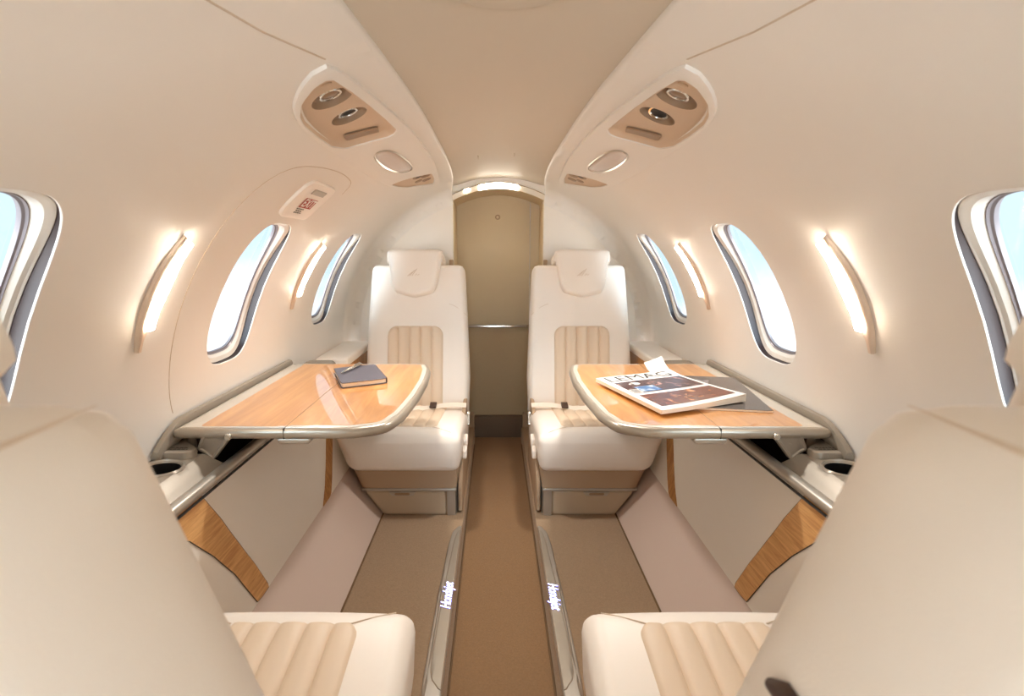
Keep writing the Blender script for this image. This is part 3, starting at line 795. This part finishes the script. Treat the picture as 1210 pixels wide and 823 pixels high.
    B(G().add(slab(hb, [(.02, -.105), (.006, -.100), (0, -.085), (0, -.01), (.003, .004)]), lambda x, t, h: W(x + hx, by + (t + H - .7) * sa_ - h * ca, bz + (t + H - .7) * ca + h * sa_)), 'headrest_hood', 'leather', hr)
    g = G()
    for k, (xx, l) in enumerate(((-.028, .018), (-.019, .026), (-.009, .032))):
        sg = -1 if (side > 0) != near else 1
        g.add(tube([head(xx * sg + t * .022 * sg, .640 + t * l, .0337) for t in (0, .5, 1)], .0012, 5))
    g.add(tube([head(.006 * sg, .642, .0337), head(.012 * sg, .650, .0337), head(.017 * sg, .643, .0337), head(.024 * sg, .648, .0337)], .0011, 5))
    B(g, 'emblem', 'stitch', hr)
    # base ----------------------------------------------------------------
    def taper(pts0, z0, pts1, z1, r=.012):
        a = resample(rounded(pts0, r, 4), 64); b = resample(rounded(pts1, r, 4), 64); n_ = 64
        v = [W(x, y, z0) for x, y in a] + [W(x, y, z1) for x, y in b]
        f = [(i, (i + 1) % n_, n_ + (i + 1) % n_, n_ + i) for i in range(n_)] + [tuple(range(n_ - 1, -1, -1)), tuple(range(n_, 2 * n_))]
        return v, f
    yb = .058
    B(G().add(taper([(-.150, yb), (.200, yb), (.200, .44), (-.150, .44)], .1075, [(-.182, yb - .012), (.214, yb - .006), (.214, .44), (-.182, .44)], .205)), 'seat_base', 'basetan')
    B(G().add(taper([(-.066, yb + .010), (.196, yb + .010), (.196, .44), (-.066, .44)], .0, [(-.140, yb + .010), (.196, yb + .010), (.196, .44), (-.140, .44)], .1075)), 'drawer_case', 'basetan')
    # silver surround: bar over the drawer and post at the aisle corner
    g = G().add(box(-.150, .200, yb - .004, yb + .012, .0985, .1085, .002), lambda x, y, z: W(x, y, z))
    v = [(.166, yb), (.196, yb), (.205, yb + .05), (.205, yb + .09), (.175, yb + .03)]
    g.add(extr([W(x, y, 0.0) for x, y in v], (0, 0, .106)))
    B(g, 'drawer_frame', 'silver', sh=30)
    dr = B(G().add(slab(ccw(resample(rounded([(-.072, .004), (.160, .004), (.160, .095), (-.138, .095)], .004, 3), 60)), prof_round(.010, .002, 2)), lambda x, z, h: W(x, yb + .012 - h, z)), 'drawer', 'basevinyl')
    lx0 = .000
    hd_ = ccw(resample(rounded([(lx0 - .052, .095), (lx0 - .038, .079), (lx0 + .038, .079), (lx0 + .052, .095)], .003, 3), 40))
    hnd = B(G().add(slab(hd_, prof_round(.004, .001, 2)), lambda x, z, h: W(x, yb + .002 - h, z)), 'drawer_handle', 'silver', dr)
    B(G().add(slab(ccw(resample(rounded([(lx0 - .028, .082), (lx0 + .028, .082), (lx0 + .028, .091), (lx0 - .028, .091)], .004, 4), 32)), [(0, 0), (0, .0006)]), lambda x, z, h: W(x, yb - .0022 - h, z)), 'finger_slot', 'bowl', dr)
    # aisle side shroud
    so = ccw(resample(rounded([(.075, 0.0), (.56, 0.0), (.58, .33), (.40, .335), (.16, .20), (.075, .10)], [.01, .01, .05, .08, .06, .02], 5), 60))
    B(G().add(slab(so, prof_round(.012, .004, 3)), lambda y, z, h: W(.2055 + h * 1.3, y, z)), 'side_shroud', 'basetan')
    for (yy, zz) in ((.115, .225), (.185, .245)):
        bo = ccw(resample(rounded([(yy - .028, zz - .018), (yy + .022, zz - .012), (yy + .026, zz + .024), (yy - .024, zz + .018)], .010, 4), 40))
        B(G().add(slab(bo, prof_round(.016, .005, 3)), lambda y, z, h: W(.222 + h, y, z)), 'adjust_button', 'leather')
    # lap belt laid along the foot of the backrest
    path = []
    for i in range(25):
        t = i / 24; x = .222 - .33 * t; path.append((x, .385 - .035 * sin(t * 2.6) + .012 * sin(t * 7), .006 + .010 * (1 - t) + .004 * sin(t * 9)))
    g = G(); vv = []
    for (x, y, h) in path:
        a = cush(min(x, .19), y - .017, T); b = cush(min(x, .19), y + .017, T); ex = max(0, x - .19)
        vv += [(a[0] + ex, a[1], a[2] + h), (b[0] + ex, b[1], b[2] + h + .012), (b[0] + ex, b[1], b[2] + h + .009), (a[0] + ex, a[1], a[2] + h - .003)]
    ff = [(4 * i + k, 4 * i + (k + 1) % 4, 4 * i + 4 + (k + 1) % 4, 4 * i + 4 + k) for i in range(24) for k in range(4)] + [(0, 1, 2, 3), (96, 97, 98, 99)]
    bl = B(G().add((vv, ff)), 'lap_belt', 'belt')
    c0 = cush(.085, .352, T)
    B(G().add(box(-.014, .014, -.018, .018, 0, .008, .002), lambda x, y, z: (c0[0] + x, c0[1] + y, c0[2] + .020 + z + y * .25 * dy)), 'belt_clasp', 'beltdark', bl)
    B(G().add(slab(ccw(resample(rounded([(.36, .268), (.40, .262), (.43, .315), (.385, .325)], .008, 4), 40)), prof_round(.016, .004, 3)), lambda y, z, h: W(.222 + h, y - .015, z - .02)), 'belt_buckle', 'bright', bl)
    if lever:
        B(G().add(tube([back(.218, t, h) for t, h in ((.560, -.078), (.572, -.066), (.578, -.052), (.574, -.038), (.564, -.028))], [.003, .006, .0065, .006, .003], 10)), 'recline_handle', 'beltdark', label='small dark brown recline handle')
    return e
seat('cream leather seat at the far end on the left, facing the camera', -1, False, 1.690, rad(13.5))
seat('cream leather seat at the far end on the right, facing the camera', 1, False, 1.690, rad(13.5))
seat('cream leather seat in the left foreground, seen from behind', -1, True, .810, rad(18.5))
seat('cream leather seat in the right foreground, seen from behind', 1, True, .810, rad(18.5), True)

# ------------------------------------------------------------------ LIT SILL PLATES along the aisle
def sill(side):
    wd = 'left' if side < 0 else 'right'
    e = empty('sill_plate', (side * .16, 1.3, .06), 'silver sill plate with lit lettering on the %s edge of the aisle' % wd, 'sill plate', 'lit sill plates beside the aisle')
    o = [(-.134, 1.655), (-.146, 1.650), (-.164, 1.612), (-.171, 1.54), (-.179, 1.32), (-.181, 1.10), (-.181, .98), (-.176, .94), (-.162, .90), (-.134, .90)]
    o = ccw(resample(rounded(o, [.004, .01, .02, .05, .1, .1, .03, .03, .02, .004], 5), 120))
    G().add(slab(o, [(0, 0), (0, .010), (.001, .013), (.004, .015)]), lambda x, y, h: (x, y, .060 + h + (-.006 if x < -.172 else 0))).build('plate', M['silver'], e, side, 30)
    q = [(-.1365, 1.625), (-.146, 1.612), (-.153, 1.56), (-.163, 1.32), (-.167, 1.10), (-.166, 1.02), (-.160, .99), (-.148, .975), (-.1365, .955)]
    q = ccw(resample(rounded(q, [.002, .01, .03, .1, .1, .03, .02, .02, .002], 4), 100))
    G().add(slab(q, [(0, .0), (0, .0012), (.0012, .0022)], cap0=False), lambda x, y, h: (x, y, .0746 + h)).build('centre_panel', M['silverpaint'], e, side)
    G().add(tube([(x, y, .0752) for x, y in q], .0009, 5, True)).build('panel_groove', M['bowl'], e, side)
    sg = 1
    tx = text2d('Hondajet', .040, .45, .92)
    if side < 0: fn = lambda x, y, z: (-.150 - y, 1.275 + x * .80, .0775)
    else: fn = lambda x, y, z: (-.150 - y, 1.275 - x * .80, .0775)     # mirrored with the side: reads the other way
    if side > 0: tx = ([(x, y, z) for x, y, z in tx[0]], tx[1])
    fn2 = lambda x, y, z: (fn(x, y, z)[0], fn(x, y, z)[1], .0771)
    G().add(tx, fn).build('lettering', M['blue'], e, side, recalc=False)
    big = [(0, 0)]
    h = G()
    for dx, dy_ in ((.0008, 0), (-.0008, 0), (0, .0008), (0, -.0008)):
        h.add(tx, lambda x, y, z: (fn(x, y, z)[0] + dx, fn(x, y, z)[1] + dy_, .07705 + abs(dx) * .02))
    h.build('lettering_glow', M['bluehalo'], e, side, recalc=False)
sill(-1); sill(1)

# ------------------------------------------------------------------ THINGS ON THE TABLES
def plane_from(TL, TR, BL, z):
    """maps (u to the right, v downwards, h up) of a sheet to the table"""
    a = Vector((TL[0], TL[1])); u = Vector((TR[0], TR[1])) - a; v = Vector((BL[0], BL[1])) - a
    lu, lv = u.length, v.length; u.normalize(); v.normalize()
    # square the corner
    v = (v - u * v.dot(u) * .5).normalized()
    return lu, lv, (lambda x, y, h: (a.x + u.x * x + v.x * y, a.y + u.y * x + v.y * y, z + h))
TZ = .6418
# notebook
e = empty('notebook', (-.44, 1.53, TZ), 'closed dark grey notebook lying on the left table', 'notebook')
lu, lv, fn = plane_from((-.538, 1.600), (-.418, 1.660), (-.470, 1.408), TZ)
lv = .205
o = ccw(resample(rounded([(0, 0), (lu, 0), (lu, lv), (0, lv)], .006, 3), 40))
G().add(slab(o, [(0, .0), (0, .0025), (.0005, .003)]), fn).build('back_cover', M['navy'], e)
G().add(slab(inset(o, .003), [(0, .003), (0, .0145)]), fn).build('pages', M['paper'], e)
G().add(slab(o, [(0, .0145), (0, .0165), (.0008, .0175), (.003, .018)]), fn).build('front_cover', M['navy'], e)
G().add(grid([lu - .001, lu + .001], [0, 1], lambda x, k: fn(x + (.0015 if k else .0), .004, .003))).add(([fn(lu + .0008, .004, .001), fn(lu + .0008, lv - .004, .001), fn(lu + .0008, lv - .004, .0165), fn(lu + .0008, .004, .0165)], [(0, 1, 2, 3)])).build('spine', M['navy'], e)
# pen
p0 = Vector(fn(.012, .105, .0235)); p1 = Vector(fn(.088, -.008 + .012, .0235))
pe = empty('pen', tuple((p0 + p1) / 2 - Vector((0, 0, .005))), 'silver ballpoint pen lying across the dark notebook', 'pen')
dv = (p1 - p0)
G().add(tube([p0 + dv * t for t in (.0, .05, .16, .5, .93, .985, 1.)], [.0010, .0026, .0044, .0052, .0052, .0042, .002], 14)).build('barrel', M['bright'], pe)
G().add(tube([p0 + dv * .50, p0 + dv * .52], .0055, 14)).build('ring', M['silver'], pe)
cl = [p0 + dv * t + Vector((0, 0, z)) for t, z in ((.95, .0058), (.93, .0076), (.66, .0072), (.63, .0056))]
G().add(tube(cl, .0013, 6)).build('clip', M['silver'], pe)
# dark magazine underneath
e = empty('magazine', (.58, 1.35, TZ), 'dark grey magazine lying under the white one on the right table', 'magazine', None)
lu, lv, fn = plane_from((.520, 1.560), (.722, 1.521), (.440, 1.215), TZ)
a = Vector((.722, 1.521)); b = Vector((.664, 1.187)); v_ = (b - a); u_ = Vector((v_.y, -v_.x)).normalized()
def fnd(x, y, h):
    q = a + u_ * x + v_.normalized() * y; return (q.x, q.y, TZ + h)
L_ = v_.length
o = ccw(resample(rounded([(0, 0), (.25, 0), (.25, L_), (0, L_)], .002, 2), 60))
G().add(slab(o, [(0, .0004), (0, .0052)]), fnd).build('pages', M['paper'], e)
G().add(slab(o, [(0, .0052), (0, .0058), (.0004, .0062)], cap0=False), fnd).build('cover', M['darkcover'], e)
G().add(grid([.085, .115, .15], [.05, .08, .115], lambda x, y: fnd(x + (y - .05) * .3, y, .0065))).build('cover_picture', M['pic4'], e)
# white magazine on top
zt = TZ + .0066
e = empty('magazine', (.44, 1.36, zt), 'white LEMAG magazine with cover pictures lying on top on the right table', 'magazine', None)
lu, lv, fn0 = plane_from((.284, 1.468), (.547, 1.574), (.352, 1.160), zt)
lu = .268; lv = .325
def fn(x, y, h): # the bottom right corner curls a little
    c = max(0, x / lu + y / lv - 1.1) ** 2 * .015 + max(0, x / lu - y / lv - .72) ** 2 * .09
    return fn0(x, y, h + c * min(1, h / .010 + .15))
us = [lu * i / 14 for i in range(15)]; vs = [lv * i / 16 for i in range(17)]
edge = [(x, 0) for x in us] + [(lu, y) for y in vs[1:]] + [(x, lv) for x in us[::-1][1:]] + [(0, y) for y in vs[::-1][1:-1]]
def leaf(h0, h1, name, m, par):
    g = G().add(grid(us, vs, lambda x, y: fn(x, y, h1))).add(grid(us, vs, lambda x, y: fn(x, y, h0))).add(loft([fn(x, y, h0) for x, y in edge], [fn(x, y, h1) for x, y in edge]))
    return g.build(name, M[m], par, weld=1e-6, sharp=30)
leaf(.0003, .0066, 'inner_pages', 'paper', e); leaf(.0068, .0096, 'loose_pages', 'paper', e); cv = leaf(.0098, .0106, 'cover', 'cover', e)
# the folded-up page corner behind the title
G().add(grid([lu * .74, lu * .87, lu], [0, .5, 1], lambda x, t: fn(x + .01 * t, .004 - .055 * t, .010 + .012 * t * t + .004 * t))).build('turned_page', M['paper'], e)
def quad(x0, x1, y0, y1, name, m, h=.0110):
    G().add(grid([x0 + (x1 - x0) * i / 8 for i in range(9)], [y0 + (y1 - y0) * i / 8 for i in range(9)], lambda x, y: fn(x, y, h))).build(name, M[m], cv)
quad(.020, lu - .012, .070, .182, 'top_picture', 'pic1')
quad(.020, lu - .012, .200, .300, 'bottom_picture', 'pic2')
quad(.050, .115, .128, .176, 'blue_picture', 'pic3', .0113)
for x, y, r in ((.075, .098, .016), (.062, .100, .009)):
    G().add(lathe([(.0001, 0), (r, 0)], 20), lambda a_, b_, h: fn(x + a_, y + b_ * .8, .0114)).build('white_spot', M['white'], cv)
g = G()
for k in range(9): g.add(grid([.024 + k * .0026, .0254 + k * .0026], [.150, .176], lambda x, y: fn(x, y, .0115)))
quad(.021, .050, .147, .179, 'barcode_field', 'white', .01125); g.build('barcode', M['ink'], cv)
G().add(text2d('LEMAG', .070, 0, .95), lambda x, y, z: fn(.020 + .112 + x * 1.10, .036 - y, .0111)).build('title', M['ink'], cv, recalc=False)

# ------------------------------------------------------------------ FILL SPOTS added under the unlit reading lenses to brighten the cabin
def spot(x, y, z, tx, ty, e, size=2.2):
    l = bpy.data.lights.new('fill_spot', 'SPOT'); l.energy = e; l.spot_size = size; l.spot_blend = .8; l.shadow_soft_size = .04; l.color = (1, .965, .92)
    o = bpy.data.objects.new('fill_spot', l); COL.objects.link(o); o.location = (x, y, z)
    o.rotation_euler = Vector((tx - x, ty - y, -z)).to_track_quat('-Z', 'Y').to_euler()
for sx in (-1, 1): spot(sx * .295, 1.53, 1.265, sx * .30, 1.30, 9.)

# ------------------------------------------------------------------ CAMERA
cam = bpy.data.cameras.new('camera'); co = bpy.data.objects.new('camera', cam); COL.objects.link(co)
co.location = (-.016, 0, 1.03); co.rotation_euler = (PI / 2 - math.atan((411.5 - 297.3) / 600), 0, 0)
cam.sensor_width = 36; cam.lens = 36 * 600 / 1210; cam.shift_x = 20 / 1210; cam.clip_start = .01
cam.dof.use_dof = True; cam.dof.focus_distance = 1.7; cam.dof.aperture_fstop = 9
SC.camera = co

# ------------------------------------------------------------------ SKY AND LIGHT
w = bpy.data.worlds.new('sky'); SC.world = w; w.use_nodes = True
nt = w.node_tree; nt.nodes.clear(); L = nt.links.new
N = lambda t: nt.nodes.new(t)
def mth(op, a, b=None):
    m = N('ShaderNodeMath'); m.operation = op
    for i, q in enumerate((a, b)):
        if q is None: continue
        if isinstance(q, (int, float)): m.inputs[i].default_value = q
        else: L(q, m.inputs[i])
    return m.outputs[0]
tc = N('ShaderNodeTexCoord'); sp = N('ShaderNodeSeparateXYZ'); L(tc.outputs['Generated'], sp.inputs[0])
nz = N('ShaderNodeTexNoise'); nz.inputs['Scale'].default_value = 2.6; nz.inputs['Detail'].default_value = 6; nz.inputs['Roughness'].default_value = .55
L(tc.outputs['Generated'], nz.inputs['Vector'])
el = mth('ADD', sp.outputs['Z'], mth('MULTIPLY', mth('SUBTRACT', nz.outputs['Fac'], .5), -.5))
mr = N('ShaderNodeMapRange'); mr.interpolation_type = 'SMOOTHSTEP'; mr.inputs['From Min'].default_value = -.15; mr.inputs['From Max'].default_value = -.04
L(el, mr.inputs['Value'])
mx = N('ShaderNodeMix'); mx.data_type = 'RGBA'
mx.inputs[6].default_value = (.52, .52, .52, 1); mx.inputs[7].default_value = (.27, .355, .42, 1)
L(mr.outputs[0], mx.inputs[0])
# sky strengthened behind the camera, added to light the cabin through the open end
mb = N('ShaderNodeMapRange'); mb.interpolation_type = 'SMOOTHSTEP'; mb.inputs['From Min'].default_value = -.55; mb.inputs['From Max'].default_value = -.75
mb.inputs['To Min'].default_value = 1.; mb.inputs['To Max'].default_value = 12.
L(sp.outputs['Y'], mb.inputs['Value'])
bg = N('ShaderNodeBackground'); L(mx.outputs[2], bg.inputs['Color']); L(mb.outputs[0], bg.inputs['Strength'])
out = N('ShaderNodeOutputWorld'); L(bg.outputs[0], out.inputs['Surface'])
w.cycles.sampling_method = 'MANUAL'; w.cycles.sample_map_resolution = 1024

SC.cycles.use_denoising = True
SC.cycles.max_bounces = 16; SC.cycles.diffuse_bounces = 10; SC.cycles.transparent_max_bounces = 12
SC.cycles.caustics_reflective = False; SC.cycles.caustics_refractive = False
SC.view_settings.view_transform = 'Standard'; SC.view_settings.look = 'None'; SC.view_settings.gamma = 1; SC.view_settings.use_curve_mapping = False
SC.view_settings.exposure = 1.58
